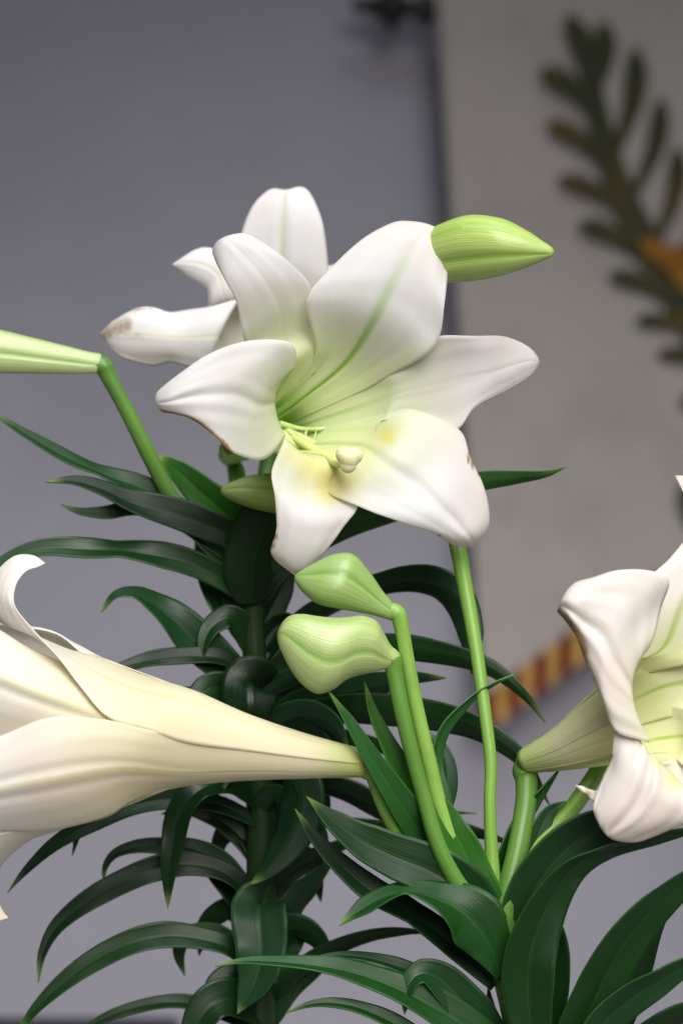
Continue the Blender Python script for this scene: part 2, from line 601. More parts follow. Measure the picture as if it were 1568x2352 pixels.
# ------------------------------------------------------------------ banner on the wall
BD = 7660                                # banner hangs off the wall on its rod
bY = P((0, 0, BD))[1]
ban = empty('banner', P((1350, 10, BD)))
nx, ny = 40, 70
V, F, UV = [], [], []
L0, L1 = (998, -60), (1108, 1640)        # slightly slanting left edge


def swallow(x):                          # lower hem rises towards the middle notch
    return 1645 - (x - 1108) * .735 if x < 1500 else 1357 + (x - 1500) * .735


for j in range(ny + 1):
    for i in range(nx + 1):
        fx, fy = i / nx, j / ny
        xr = 1108 + 784 * fx
        yb = swallow(xr)
        y = -60 + (yb + 60) * fy
        lean = (1640 - y) / 1700 * 110
        x = xr - lean * (1 - .85 * fx)
        dd = BD + 9 * math.sin(fx * 19 + 1.2) * (.3 + .7 * fy) + 14 * math.sin(fx * 7.3)
        V.append(P((x, y, dd))); UV.append((fx, fy))
for j in range(ny):
    for i in range(nx):
        a = j * (nx + 1) + i
        F.append((a, a + nx + 1, a + nx + 2, a + 1))
cl = new_mesh('cloth', V, F, M_BANNER, ban, uvs=UV)
solid(cl, .0012)


def flatpiece(name, outline, d, mat, parent, th=.0012):
    """thin sewn piece from an outline in layout units"""
    bm = bmesh.new()
    f = bm.faces.new([bm.verts.new(P((x, y, d))) for x, y in outline])
    r = bmesh.ops.extrude_face_region(bm, geom=[f])
    for v in r['geom']:
        if isinstance(v, bmesh.types.BMVert): v.co.y -= th
    bmesh.ops.recalc_face_normals(bm, faces=bm.faces[:])
    me = bpy.data.meshes.new(name); bm.to_mesh(me); bm.free()
    me.materials.append(mat)
    o = bpy.data.objects.new(name, me); COL.objects.link(o)
    o.parent = parent; o.matrix_parent_inverse = Mi(parent)
    return o


# striped fringe along the slanting hem
x = 1108
i = 0
while x < 1892:
    w = 29
    ya, yb = swallow(x), swallow(x + w)
    if x < 1500 < x + w: yb = swallow(1499)
    flatpiece('stripe', [(x + 1, ya - 48), (x + w - 1, yb - 48), (x + w - 1, yb + 42), (x + 1, ya + 42)], BD - 26 - (i % 2) * 4,
              M_BURG if i % 2 == 0 else M_GOLD, ban, .004)
    x += w; i += 1

# palm frond sewn on the cloth
PD = BD - 30
spine = crm([(1356, 150), (1368, 240), (1398, 360), (1446, 490), (1526, 630), (1606, 755), (1700, 920)], 3)
sn = np.gradient(spine, axis=0)
sn = np.stack([-sn[:, 1], sn[:, 0]], 1) / np.linalg.norm(sn, axis=1)[:, None]
sw = np.linspace(18, 50, len(spine))[:, None]
frond = flatpiece('palm_frond', [tuple(p) for p in spine + sn * sw] + [tuple(p) for p in (spine - sn * sw)[::-1]], PD, M_PALM, ban)


def leaflet(tip, root, w):
    t = np.array(tip, float); r = np.array(root, float)
    ax = t - r; n = nrm([-ax[1], ax[0]])
    w *= 1.0
    prof = [(0, .25), (.2, .34), (.45, .46), (.65, .56), (.82, .5), (.94, .28), (1.0, .05)]
    bend = .08 * np.linalg.norm(ax)
    pts = [r + ax * a + n * w * b + n * bend * math.sin(a * 3.1) for a, b in prof] + \
          [r + ax * a - n * w * b + n * bend * math.sin(a * 3.1) for a, b in reversed(prof)]
    flatpiece('leaflet', [tuple(p) for p in pts], PD - random.uniform(4, 16), M_PALM, frond)


for tip, root, w in [((1302, 34), (1356, 210), 50), ((1384, 48), (1362, 215), 48), ((1240, 158), (1366, 262), 46), ((1255, 280), (1386, 376), 42),
                     ((1280, 408), (1430, 486), 38), ((1326, 512), (1470, 590), 42), ((1396, 630), (1530, 692), 42), ((1458, 735), (1590, 766), 36),
                     ((1506, 814), (1640, 842), 38), ((1560, 930), (1690, 910), 38), ((1458, 108), (1412, 345), 50), ((1518, 224), (1450, 450), 44),
                     ((1556, 338), (1512, 540), 46), ((1614, 430), (1570, 620), 46), ((1676, 530), (1630, 720), 46), ((1736, 640), (1680, 820), 46)]:
    leaflet(tip, root, w)
flatpiece('orange_bow', [(1462, 545), (1500, 548), (1530, 565), (1580, 560), (1650, 540), (1660, 640), (1600, 690), (1560, 660), (1528, 610), (1485, 585)], PD - 26, M_ORANGE, ban)
flatpiece('palm_tip', [(1560, 1110), (1590, 1120), (1640, 1180), (1600, 1240), (1562, 1190), (1552, 1150)], PD, M_PALM, ban)
tag(ban, 'beige cloth banner with dark palm leaf and striped burgundy gold hem', 'banner')

# rod with turned finial at the banner's top left
rodz = P((1000, 22, BD))
ry = bY + .012
rd = empty('curtain_rod', (rodz[0], ry, rodz[2]))
kk = S * bY / Y0
lathe('rod', [(0, .0001), (0, 26 * kk), (1700 * kk, 26 * kk), (1700 * kk, .0001)], (rodz[0] - 5 * kk, ry, rodz[2] + 8 * kk), (1, 0, 0), M_METAL, rd)
fin = [(0, .5), (2, 27), (14, 33), (30, 30), (44, 20), (58, 18), (72, 28), (84, 44), (94, 52), (104, 46), (116, 32), (130, 22), (150, 17), (170, 16), (180, 15), (188, 8), (191, .5)]
lathe('finial', [(a * kk, r * 1.15 * kk) for a, r in fin], (rodz[0] - 4 * kk, ry, rodz[2] + 6 * kk), (-1, 0, .06), M_METAL, rd)
for bx in (1120, 1800):
    q = P((bx, 14, BD))
    box('bracket', q[0] - .006, q[0] + .006, ry + .009, WY + .002, q[2] - .006, q[2] + .006, M_METAL, rd, .001)
tag(rd, 'dark metal rod with a turned finial holding up the banner', 'rod')

# ------------------------------------------------------------------ plant bases
LA, LB = 'lily plant with the wide open forward facing flower and sparse dark arching leaves', 'lily plant with side-on trumpet flower, two stubby buds and broad glossy leaves'
AX, BX = P((565, 2700, 450)), P((1300, 2700, 30))
for nm, c, lab in (('flower_pot', AX, 'green plastic pot holding the lily with the forward facing flower'), ('flower_pot', BX, 'green plastic pot holding the lily with two stubby buds')):
    e = empty(nm, (c[0], c[1], TZ))
    lathe('pot_wall', [(0, .0001), (.0, .040), (.105, .053), (.105, .057), (.118, .058), (.118, .055), (.106, .052), (.02, .042)], (c[0], c[1], TZ + .0005), (0, 0, 1), M_POT, e)
    lathe('soil', [(0, .0001), (.0, .0515), (-.02, .05)], (c[0], c[1], TZ + .103), (0, 0, 1), M_SOIL, e)
    tag(e, lab, 'pot', 'pots on the table')
A = empty('lily_plant', (AX[0], AX[1], TZ + .1)); tag(A, LA, 'plant', 'potted lilies')
B = empty('lily_plant', (BX[0], BX[1], TZ + .1)); tag(B, LB, 'plant', 'potted lilies')


def depth_py(py, d):
    """layout height of the soil below a plant"""
    Y = Y0 + d * S
    return 1176 - (TZ + .095 - CZ) / (S * Y / Y0)


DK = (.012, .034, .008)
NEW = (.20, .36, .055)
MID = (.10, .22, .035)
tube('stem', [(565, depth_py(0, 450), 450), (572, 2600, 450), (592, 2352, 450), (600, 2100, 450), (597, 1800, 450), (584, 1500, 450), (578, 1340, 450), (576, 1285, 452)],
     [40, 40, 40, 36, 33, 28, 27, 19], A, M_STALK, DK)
tube('stem', [(1300, depth_py(0, 30), 30), (1290, 2650, 30), (1215, 2400, 35), (1172, 2230, 40), (1150, 2130, 40), (1142, 2085, 45)],
     [48, 48, 46, 44, 38, 18], B, M_STALK, (.05, .12, .02))

# ------------------------------------------------------------------ flowers
def flower(parent, base, seat, mat_seat=None, col=NEW, label=None):
    """the green seat of a flower; its petals become its children"""
    o = bud('flower', seat, parent, M_BUD, col, lob=.05, n=30)
    if label: o['label'] = label
    return o


# --- open flower on plant A
mc = [((528, 1038, 640), 26), ((585, 1010, 440), 40), ((652, 978, 215), 60), ((742, 936, 128), 122)]
ma = (.42, -.2, -.88)


def mrows(th, dl, k=1.0):
    return [ring(c, ma, r * k, th, dl) for c, r in mc]


fm = flower(A, None, [(536, 1066, 690, 16), (531, 1052, 672, 25), (529, 1042, 650, 27), (531, 1036, 632, 26), (534, 1034, 622, 20)],
            label='wide open white flower facing forward with brown nicked edges')
edge_brown = along([(367, 945), (392, 951), (420, 957), (448, 968), (472, 984), (493, 1002), (512, 1020), (528, 1038)], 9, .95)
pollen = [(680, 1045, 46, .6), (715, 1075, 52, .8), (755, 1100, 50, .95), (750, 1130, 40, .9), (700, 1115, 46, .5), (785, 1085, 40, .9)]
petal('petal', mrows(120, 42, 1.04) + [
    [(575, 812, 95), (652, 775, 120), (722, 750, 135)], [(556, 765, 55), (640, 705, 62), (716, 700, 105)], [(544, 700, 25), (605, 640, 20), (706, 645, 75)],
    [(514, 636, 15), (560, 585, 8), (645, 585, 35)], [(493, 592, 40), (525, 552, 14), (582, 545, 36)], [(489, 574, 70), (508, 549, 48), (545, 539, 60)], (500, 560, 100)],
    fm, M_PETAL, wave=5, ph=1)
petal('petal', mrows(5, 42, 1.05) + [
    [(885, 830, 140), (920, 902, 152), (880, 965, 150)], [(955, 790, 124), (1000, 882, 154), (975, 1005, 152)], [(1015, 770, 118), (1060, 868, 156), (1050, 986, 150)],
    [(1095, 771, 138), (1120, 856, 160), (1088, 940, 162)], [(1158, 775, 175), (1175, 840, 176), (1165, 897, 188)], [(1208, 794, 208), (1216, 830, 205), (1212, 866, 214)],
    [(1230, 815, 232), (1233, 832, 228), (1229, 850, 235)], (1237, 831, 246)],
    fm, M_PETAL, wave=4, ph=2.2, brown=[(1078, 958, 8, .5), (1066, 972, 7, .6)])
petal('petal', mrows(-105, 42, 1.04) + [
    [(795, 1112, 110), (700, 1130, 52), (624, 1080, 35)], [(822, 1162, 60), (715, 1188, 12), (632, 1150, 20)],
    [(788, 1212, 40), (705, 1238, 10), (635, 1212, 15)], [(752, 1258, 38), (688, 1278, 18), (622, 1262, 30)], [(716, 1298, 50), (680, 1305, 35), (634, 1288, 50)], [(698, 1315, 62), (678, 1317, 58), (660, 1308, 62)], (681, 1324, 72)],
    fm, M_PETAL, wave=5, ph=.3, yellow=pollen + [(742, 1055, 40, .55)], brown=[(634, 1205, 10, .6), (630, 1232, 11, .9), (625, 1252, 11, .9), (684, 1322, 9, .6)])
petal('petal', mrows(58, 37) + [
    [(704, 718, 60), (858, 735, 82), (962, 824, 102)], [(712, 668, 42), (892, 668, 62), (1007, 778, 88)],
    [(765, 612, 58), (926, 610, 66), (1020, 700, 74)], [(832, 550, 85), (957, 560, 84), (1028, 612, 105)], [(885, 517, 118), (975, 530, 108), (1026, 560, 130)],
    [(925, 507, 145), (982, 516, 132), (1014, 535, 148)], (978, 519, 178)],
    fm, M_PETAL_RIB, wave=5, ph=0, crease=3, nu=30)
petal('petal', mrows(-48, 37) + [
    [(945, 938, 142), (885, 1065, 66), (738, 1122, 92)], [(1050, 986, 134), (952, 1108, 62), (828, 1166, 34)],
    [(1079, 1048, 116), (1003, 1156, 48), (920, 1196, 32)], [(1110, 1115, 104), (1046, 1197, 58), (985, 1222, 48)], [(1123, 1180, 104), (1074, 1228, 68), (1022, 1242, 75)],
    [(1117, 1220, 112), (1085, 1245, 96), (1048, 1253, 98)], (1082, 1256, 122)],
    fm, M_PETAL, wave=6, ph=1.1, crease=3, nu=30, yellow=[(888, 1002, 24, 1.15), (905, 985, 36, .5), (790, 1085, 60, .75), (820, 1040, 60, .55), (760, 1120, 46, .85), (855, 1015, 50, .45)],
    brown=[(1077, 1042, 9, .85), (1079, 1058, 10, .95), (1088, 1074, 9, .9), (1100, 1090, 8, .7), (1010, 1228, 6, .6)])
petal('petal', mrows(176, 36) + [
    [(604, 1056, 5), (598, 930, -8), (676, 840, 48)], [(535, 1040, -52), (540, 905, -62), (668, 786, -2)],
    [(492, 998, -76), (478, 906, -88), (578, 783, -42)], [(444, 965, -76), (424, 914, -96), (484, 812, -72)], [(402, 951, -62), (390, 922, -92), (412, 858, -74)],
    [(372, 944, -48), (363, 925, -66), (364, 898, -60)], (357, 921, -40)],
    fm, M_PETAL, wave=4, ph=2, crease=5, nu=30, brown=edge_brown)
# filaments with bare pointed ends, style and three-lobed stigma
for pts, r in [([(634, 975, 245), (665, 992, 205), (697, 1022, 215), (700, 1004, 200), (705, 982, 192)], [8, 8, 7, 5, .8]),
               ([(636, 985, 205), (668, 1008, 205), (714, 1028, 215), (721, 1010, 205), (726, 989, 196)], [8, 8, 7, 5, .8]),
               ([(640, 980, 245), (690, 1002, 200), (752, 1030, 215), (770, 1005, 205), (789, 967, 195)], [7, 7, 6, 4, .8]),
               ([(640, 995, 205), (680, 1022, 200), (722, 1040, 215), (731, 1033, 208), (735, 1018, 202)], [7, 7, 6, 4, .8]),
               ([(642, 972, 190), (690, 985, 225), (735, 985, 205), (765, 978, 225)], [7, 6, 5, .8])]:
    tube('filament', pts, r, fm, M_FILAMENT, (1, 1, 1), n=10)
sty = tube('style', [(640, 985, 245), (690, 1015, 190), (735, 1040, 160), (775, 1064, 75), (800, 1056, 15)], [9, 10, 10, 11, 12], fm, M_STYLE, (1, 1, 1), n=14)
bm = bmesh.new()
for ang, rr in ((150, 19), (22, 20), (262, 20)):
    a = math.radians(ang)
    cpt = (801 + 14 * math.cos(a), 1052 - 16 * math.sin(a), 0)
    r_ = bmesh.ops.create_icosphere(bm, subdivisions=3, radius=rr * S)
    for v in r_['verts']:
        v.co.y *= .75
        v.co += Vector(P(cpt))
r_ = bmesh.ops.create_icosphere(bm, subdivisions=3, radius=24 * S)
for v in r_['verts']: v.co += Vector(P((801, 1053, 2)))
me = bpy.data.meshes.new('stigma'); bm.to_mesh(me); bm.free(); me.materials.append(M_STIGMA)
me.polygons.foreach_set('use_smooth', [True] * len(me.polygons))
o = bpy.data.objects.new('stigma', me); COL.objects.link(o); o.parent = fm; o.matrix_parent_inverse = Mi(fm)
rm = o.modifiers.new('blend', 'REMESH'); rm.mode = 'VOXEL'; rm.voxel_size = .00028; rm.use_smooth_shade = True
sm = o.modifiers.new('soft', 'SMOOTH'); sm.iterations = 14

# --- flower behind, plant A
fb = flower(A, None, [(628, 985, 760, 16), (622, 965, 745, 25), (618, 950, 735, 28), (612, 935, 722, 24)], label='white flower with a withered brown tip, behind the open one')
bc = [((615, 945, 730), 28), ((595, 895, 680), 48), ((570, 835, 630), 80), ((540, 770, 585), 115)]
ba = (-.42, -.75, -.5)


def brows(th, dl, k=1.0): return [ring(c, ba, r * k, th, dl) for c, r in bc]


petal('petal', brows(60, 36) + [[(548, 690, 600), (640, 690, 640), (745, 700, 640)], [(545, 600, 590), (648, 610, 600), (753, 625, 620)], [(556, 530, 590), (650, 535, 585), (746, 545, 610)],
      [(580, 475, 600), (652, 478, 585), (734, 490, 612)], [(606, 444, 615), (655, 446, 598), (712, 444, 622)], [(628, 433, 628), (655, 437, 612), (690, 430, 630)], (656, 438, 640)],
      fb, M_PETAL_BACK, wave=3, crease=8)
petal('petal', brows(20, 36, 1.03) + [[(640, 720, 650), (680, 740, 680), (690, 800, 680)], [(690, 660, 670), (720, 690, 690), (740, 740, 690)], [(730, 620, 690), (755, 640, 700), (780, 680, 700)], (800, 600, 720)], fb, M_PETAL_BACK)
petal('petal', brows(120, 36, 1.03) + [[(478, 712, 560), (520, 690, 545), (575, 680, 580)], [(474, 668, 545), (500, 630, 525), (545, 592, 560)], [(446, 643, 540), (462, 606, 520), (490, 571, 545)],
      [(418, 625, 545), (426, 602, 530), (448, 575, 548)], (397, 607, 550)], fb, M_PETAL_BACK, wave=3, ph=1)
petal('petal', brows(182, 37) + [[(475, 850, 510), (505, 770, 478), (545, 690, 515)], [(405, 836, 510), (412, 775, 480), (420, 716, 520)], [(352, 838, 505), (345, 770, 472), (358, 708, 505)],
      [(306, 834, 510), (295, 768, 482), (302, 712, 505)], [(264, 808, 515), (258, 768, 500), (264, 735, 510)], (230, 767, 525)], fb, M_PETAL_BACK, wave=7, wf=4, ph=.5,
      brown=along([(232, 767), (250, 760), (272, 752), (290, 746)], 26, .62) + along([(300, 770), (325, 772)], 16, .42) + along([(290, 716), (330, 709), (380, 709)], 7, .6))
petal('petal', brows(240, 36, 1.03) + [[(560, 890, 540), (500, 840, 520), (455, 800, 530)], [(540, 920, 520), (480, 890, 500), (430, 840, 510)], [(510, 940, 520), (470, 915, 505), (440, 880, 515)], (470, 945, 530)], fb, M_PETAL_BACK)
petal('petal', brows(300, 36) + [[(660, 830, 640), (620, 890, 600), (560, 890, 560)], [(690, 860, 640), (640, 930, 600), (580, 930, 560)], (640, 970, 590)], fb, M_PETAL_BACK)

# --- trumpet seen from the side, plant B
ft = flower(B, None, [(864, 1776, 8, 19), (852, 1766, 4, 27), (842, 1757, 0, 30), (832, 1755, 0, 29), (822, 1753, 0, 24)], label='cream white trumpet flower seen from the side')
tcen = [((842, 1755, 0), 29), ((700, 1738, 0), 49), ((560, 1718, 0), 74), ((430, 1698, 0), 107)]
tax = (-1, -.12, 0)


def trows(th, dl, k=1.0): return [ring(c, tax, r * k, th, dl) for c, r in tcen]


petal('petal', trows(182, 33) + [[(300, 1780, 130), (300, 1690, 150), (300, 1600, 120)], [(150, 1800, 180), (150, 1690, 200), (150, 1560, 160)], [(0, 1780, 200), (0, 1680, 210), (0, 1560, 190)], (-200, 1680, 190)], ft, M_PETAL_OUT, folds=(.5, 4))
petal('petal', trows(122, 33, 1.02) + [[(320, 1600, 110), (325, 1560, 80), (325, 1545, 25)], [(230, 1580, 140), (240, 1525, 105), (240, 1515, 30)], [(120, 1540, 160), (165, 1482, 125), (190, 1500, 55)], [(20, 1500, 170), (70, 1448, 150), (110, 1450, 90)], (-90, 1425, 160)], ft, M_PETAL_OUT, folds=(.5, 4), wave=3)
petal('petal', trows(-112, 35, 1.0) + [[(260, 1855, -60), (290, 1850, 10), (320, 1812, 80)], [(85, 1900, -72), (140, 1905, 0), (225, 1860, 90)], [(-60, 1930, -80), (30, 1938, -25), (105, 1911, 60)],
      [(-120, 1990, -60), (-40, 1985, -20), (42, 1950, 50)], [(-120, 2050, -30), (-60, 2037, 0), (2, 1990, 50)], [(-80, 2100, 0), (-40, 2085, 20), (-10, 2050, 50)], [(-30, 2118, 20), (-5, 2108, 30), (6, 2090, 45)], (19, 2108, 40)], ft, M_PETAL_OUT, folds=(.5, 4), wave=3, yellow=[(10, 2105, 20, .5)])
petal('petal', trows(5, 34, .95) + [[(305, 1602, -72), (300, 1666, -142), (300, 1740, -125)], [(192, 1542, -58), (190, 1626, -152), (200, 1740, -122)], [(72, 1490, -40), (80, 1588, -140), (100, 1730, -112)], [(-60, 1418, -20), (-50, 1533, -120), (-40, 1700, -90)],
      [(-200, 1400, 0), (-200, 1480, -60), (-190, 1600, -60)], (-330, 1440, 0)], ft, M_PETAL_OUT, folds=(.5, 4), crease=-6, nu=40, wave=3)
petal('petal', trows((96, 50, -4), 0, 1.06) + [[(325, 1549, 30), (335, 1590, -90), (342, 1677, -152)], [(232, 1510, 42), (236, 1552, -80), (250, 1648, -170)], [(152, 1490, 40), (168, 1512, -60), (190, 1584, -150)], [(80, 1462, 30), (104, 1472, -40), (134, 1508, -110)],
      [(-2, 1424, 10), (30, 1436, -40), (80, 1450, -80)], [(-22, 1370, 20), (5, 1375, -30), (36, 1395, -60)], [(-4, 1312, 45), (16, 1324, 0), (36, 1346, -30)], [(34, 1277, 75), (46, 1288, 38), (58, 1314, 5)], [(76, 1276, 85), (82, 1288, 60), (86, 1303, 40)], (104, 1294, 70)],
      ft, M_PETAL_OUT, folds=(.5, 4), wave=3, nu=28)
petal('petal', trows((2, -46, -90), 0, 1.025) + [[(330, 1674, -158), (302, 1766, -148), (312, 1836, -62)], [(235, 1651, -172), (220, 1774, -172), (245, 1876, -72)], [(132, 1648, -178), (120, 1792, -188), (145, 1902, -82)], [(50, 1668, -172), (20, 1810, -182), (20, 1908, -82)],
      [(-60, 1730, -155), (-100, 1838, -155), (-100, 1920, -82)], (-220, 1860, -80)], ft, M_PETAL_OUT, folds=(.5, 4), crease=-5, nu=40, wave=5)

# --- flower at the right, plant B
fr = flower(B, None, [(1207, 1776, 138, 14), (1202, 1764, 135, 19), (1204, 1754, 130, 21), (1214, 1748, 124, 19), (1226, 1744, 118, 14)], label='open white flower with yellow throat and brown curled lip')
rcen = [((1202, 1750, 130), 27), ((1295, 1718, 85), 52), ((1385, 1675, 38), 84), ((1478, 1640, -25), 118)]
rax = (.80, -.34, -.47)


def rrows(th, dl, k=1.0): return [ring(c, rax, r * k, th, dl) for c, r in rcen]


petal('petal', rrows(32, 36) + [[(1545, 1450, 50), (1600, 1560, 85), (1615, 1660, 60)], [(1625, 1370, 70), (1710, 1520, 110), (1720, 1650, 70)], [(1720, 1380, 120), (1800, 1480, 140), (1800, 1600, 110)], (1880, 1420, 190)], fr, M_PETAL_AGED)
petal('petal', rrows(-28, 38, 1.015) + [[(1610, 1640, 20), (1600, 1700, 0), (1570, 1760, -30)], [(1710, 1650, 20), (1690, 1740, 0), (1640, 1810, -40)], [(1790, 1680, 60), (1760, 1780, 30), (1700, 1850, 0)], (1810, 1820, 100)], fr, M_PETAL_AGED, yellow=[(1580, 1720, 60, .6)])
petal('petal', rrows(92, 38, 1.015) + [[(1430, 1540, -50), (1520, 1490, 20), (1620, 1510, 40)], [(1450, 1420, -30), (1560, 1400, 20), (1690, 1420, 60)], [(1490, 1330, 0), (1600, 1310, 40), (1730, 1330, 80)], [(1540, 1278, 40), (1625, 1250, 60), (1690, 1250, 90)],
      [(1585, 1215, 60), (1630, 1190, 70), (1680, 1180, 90)], [(1575, 1150, 60), (1600, 1125, 65), (1640, 1110, 80)], [(1562, 1118, 50), (1568, 1108, 55), (1580, 1095, 60)], (1549, 1092, 50)], fr, M_PETAL_AGED, wave=3)
petal('petal', rrows(-90, 38, 1.015) + [[(1600, 1742, 20), (1500, 1770, -60), (1440, 1740, -80)], [(1640, 1830, 0), (1470, 1840, -80), (1400, 1790, -80)], [(1580, 1880, -70), (1440, 1860, -90), (1375, 1815, -90)], [(1410, 1850, -90), (1375, 1842, -100), (1350, 1812, -100)], [(1356, 1834, -105), (1344, 1822, -112), (1336, 1806, -108)], (1321, 1804, -105)],
      fr, M_PETAL_AGED, brown=[(1345, 1828, 14, .9), (1330, 1815, 7, .5)])
petal('petal', rrows(152, 38) + [[(1490, 1705, -150), (1450, 1585, -152), (1484, 1496, -110)], [(1412, 1676, -168), (1408, 1520, -182), (1516, 1402, -112)], [(1384, 1610, -150), (1382, 1464, -186), (1530, 1322, -128)],
      [(1352, 1530, -125), (1340, 1428, -178), (1425, 1312, -150)], [(1338, 1482, -112), (1312, 1404, -182), (1362, 1322, -150)], [(1310, 1440, -112), (1290, 1392, -160), (1312, 1346, -140)], (1279, 1404, -128)],
      fr, M_PETAL_LIP, wave=9, wf=4, ph=.9, crease=5, folds=(1.5, 4), nu=32, brown=along([(1281, 1406), (1298, 1424), (1316, 1444), (1332, 1472), (1340, 1500)], 17, .8) + along([(1340, 1500), (1352, 1530), (1370, 1566)], 7, .6))
petal('petal', rrows(208, 38) + [[(1555, 1790, -120), (1488, 1730, -150), (1440, 1650, -120)], [(1590, 1838, -135), (1484, 1792, -172), (1412, 1672, -140)], [(1590, 1872, -130), (1462, 1842, -172), (1402, 1745, -146)],
      [(1552, 1902, -125), (1432, 1880, -166), (1380, 1795, -144)], [(1478, 1928, -120), (1404, 1906, -152), (1362, 1850, -142)], [(1436, 1932, -115), (1398, 1921, -138), (1376, 1893, -132)], (1408, 1927, -115)],
      fr, M_PETAL_LIP, wave=8, wf=3.5, ph=.2, crease=7, folds=(1.3, 5), nu=32, yellow=[(1520, 1745, 32, .8), (1550, 1785, 34, .9), (1498, 1715, 22, .7)], brown=along([(1405, 1735), (1388, 1775), (1372, 1806)], 7, .7))

# ------------------------------------------------------------------ stalks and buds
def ped(parent, pts, r, col): return tube('pedicel', pts, r, parent, M_STALK, col)


ped(A, [(570, 1330, 455), (520, 1290, 445), (452, 1222, 420), (395, 1145, 395), (345, 1050, 375), (290, 940, 360), (250, 866, 352), (238, 842, 350), (214, 834, 350)], [20, 19, 19, 19, 19, 18, 19, 22, 23], (.085, .19, .03))
ped(A, [(572, 1330, 460), (558, 1240, 500), (549, 1150, 570), (543, 1085, 660), (537, 1068, 690)], [20, 20, 20, 20, 17], (.10, .22, .035))
ped(A, [(580, 1330, 460), (596, 1230, 540), (606, 1120, 660), (622, 1020, 740), (629, 985, 762)], [19, 19, 19, 18, 16], (.08, .18, .03))
ped(A, [(585, 1330, 455), (660, 1285, 430), (740, 1225, 410), (778, 1175, 400), (774, 1152, 395)], [16, 15, 15, 15, 13], (.10, .22, .035))
ped(B, [(1138, 2090, 45), (1128, 1960, 60), (1124, 1840, 70), (1126, 1750, 85), (1112, 1630, 110), (1094, 1500, 150), (1068, 1350, 200), (1045, 1230, 250), (1010, 1080, 330), (960, 900, 360), (905, 720, 330), (882, 640, 280), (886, 612, 250)],
    [20, 16, 14, 14.5, 15, 16, 18, 20, 20, 20, 20, 20, 20], (.15, .29, .045))
ped(B, [(1100, 2080, 40), (1062, 2010, 30), (1012, 1860, 20), (985, 1750, 15), (957, 1630, 10), (934, 1510, 5), (920, 1432, 0), (911, 1410, 0), (894, 1402, 0)], [20, 18, 18, 18, 17, 17, 18, 21, 19], (.19, .34, .06))
ped(B, [(1110, 2090, 20), (1052, 2030, 5), (1005, 1940, -8), (975, 1840, -12), (948, 1740, -15), (922, 1630, -15), (906, 1548, -12), (902, 1522, -10), (888, 1510, -12)], [22, 21, 19, 18, 18, 19, 20, 23, 24], (.09, .20, .03))
ped(B, [(1110, 2085, 40), (1030, 2030, 30), (960, 1965, 60), (912, 1905, 34), (880, 1840, 14), (864, 1790, 6), (855, 1766, 4), (836, 1756, 0)], [22, 21, 22, 21, 21, 22, 27, 27], (.15, .30, .05))
ped(B, [(1148, 2150, 35), (1165, 2050, 40), (1188, 1950, 70), (1206, 1850, 110), (1208, 1795, 134), (1204, 1764, 135), (1232, 1738, 112)], [28, 25, 25, 25, 26, 27, 14], (.085, .19, .03))
ped(B, [(1165, 2150, 60), (1192, 2040, 90), (1236, 1944, 110), (1312, 1858, 130), (1390, 1742, 150), (1450, 1640, 170), (1470, 1590, 180)], [24, 22, 20, 20, 20, 19, 18], (.20, .38, .06))

bud('bud', [(236, 836, 350, 14), (226, 835, 350, 23), (200, 833, 349, 26), (120, 823, 346, 36), (0, 808, 342, 50), (-120, 795, 340, 66), (-220, 784, 338, 62), (-300, 775, 338, 30), (-335, 772, 338, 4)], A, M_BUD, (.36, .46, .17), lob=.05, ph=1.2)['label'] = 'long pale green bud on a bent stalk'
bud('bud', [(774, 1152, 395, 12), (766, 1150, 392, 24), (720, 1144, 380, 42), (640, 1136, 355, 46), (575, 1131, 335, 37), (532, 1129, 322, 22), (513, 1128, 316, 11), (506, 1128, 314, 3)], A, M_BUD, (.20, .28, .055), lob=.06, ph=2.4)
bud('bud', [(886, 614, 252, 16), (902, 606, 235, 30), (950, 594, 200, 48), (1020, 577, 150, 67), (1085, 564, 115, 75), (1150, 561, 85, 66), (1205, 567, 65, 44), (1246, 574, 52, 22), (1264, 577, 47, 12), (1271, 578, 45, 4)], B, M_BUD, (.33, .45, .10), lob=.06, ph=2.6)['label'] = 'plump glossy green bud at the top of the tall stalk'
bud('bud', [(908, 1412, 0, 15), (894, 1404, 0, 20), (866, 1386, -2, 30), (830, 1362, -6, 48), (786, 1339, -10, 65), (744, 1333, -12, 59), (710, 1330, -14, 38), (689, 1327, -15, 20), (677, 1324, -16, 5)], B, M_BUD, (.22, .33, .085), lob=.08, ph=2.4, groove=.06)['label'] = 'stubby green bud with darker tip'
bud('bud', [(915, 1516, -8, 14), (905, 1514, -9, 22), (890, 1509, -12, 29), (870, 1497, -16, 46), (850, 1486, -20, 62), (815, 1485, -26, 74), (780, 1499, -32, 86), (745, 1504, -38, 89), (709, 1491, -44, 79), (680, 1472, -50, 64), (657, 1456, -56, 44), (644, 1452, -60, 25), (638, 1452, -62, 6)], B, M_BUD, (.33, .43, .14), lob=.05, ph=.9, groove=.035)['label'] = 'angular pale green bud with swollen lower side'
bud('bud', [(1466, 1596, 178, 14), (1480, 1580, 180, 30), (1520, 1545, 190, 48), (1580, 1500, 200, 58), (1640, 1455, 205, 36), (1680, 1425, 205, 4)], B, M_BUD, (.25, .38, .07))

# ------------------------------------------------------------------ leaves of plant A (base first)
G0 = (.015, .060, .016)
G1 = (.010, .038, .011)
G2 = (.030, .085, .022)
BL = (.017, .058, .026)
def a(pts, w, tilt=25, d=(445, 380), color=G0, **k): return leaf(A, pts, w, tilt, d=d, color=color, **k)


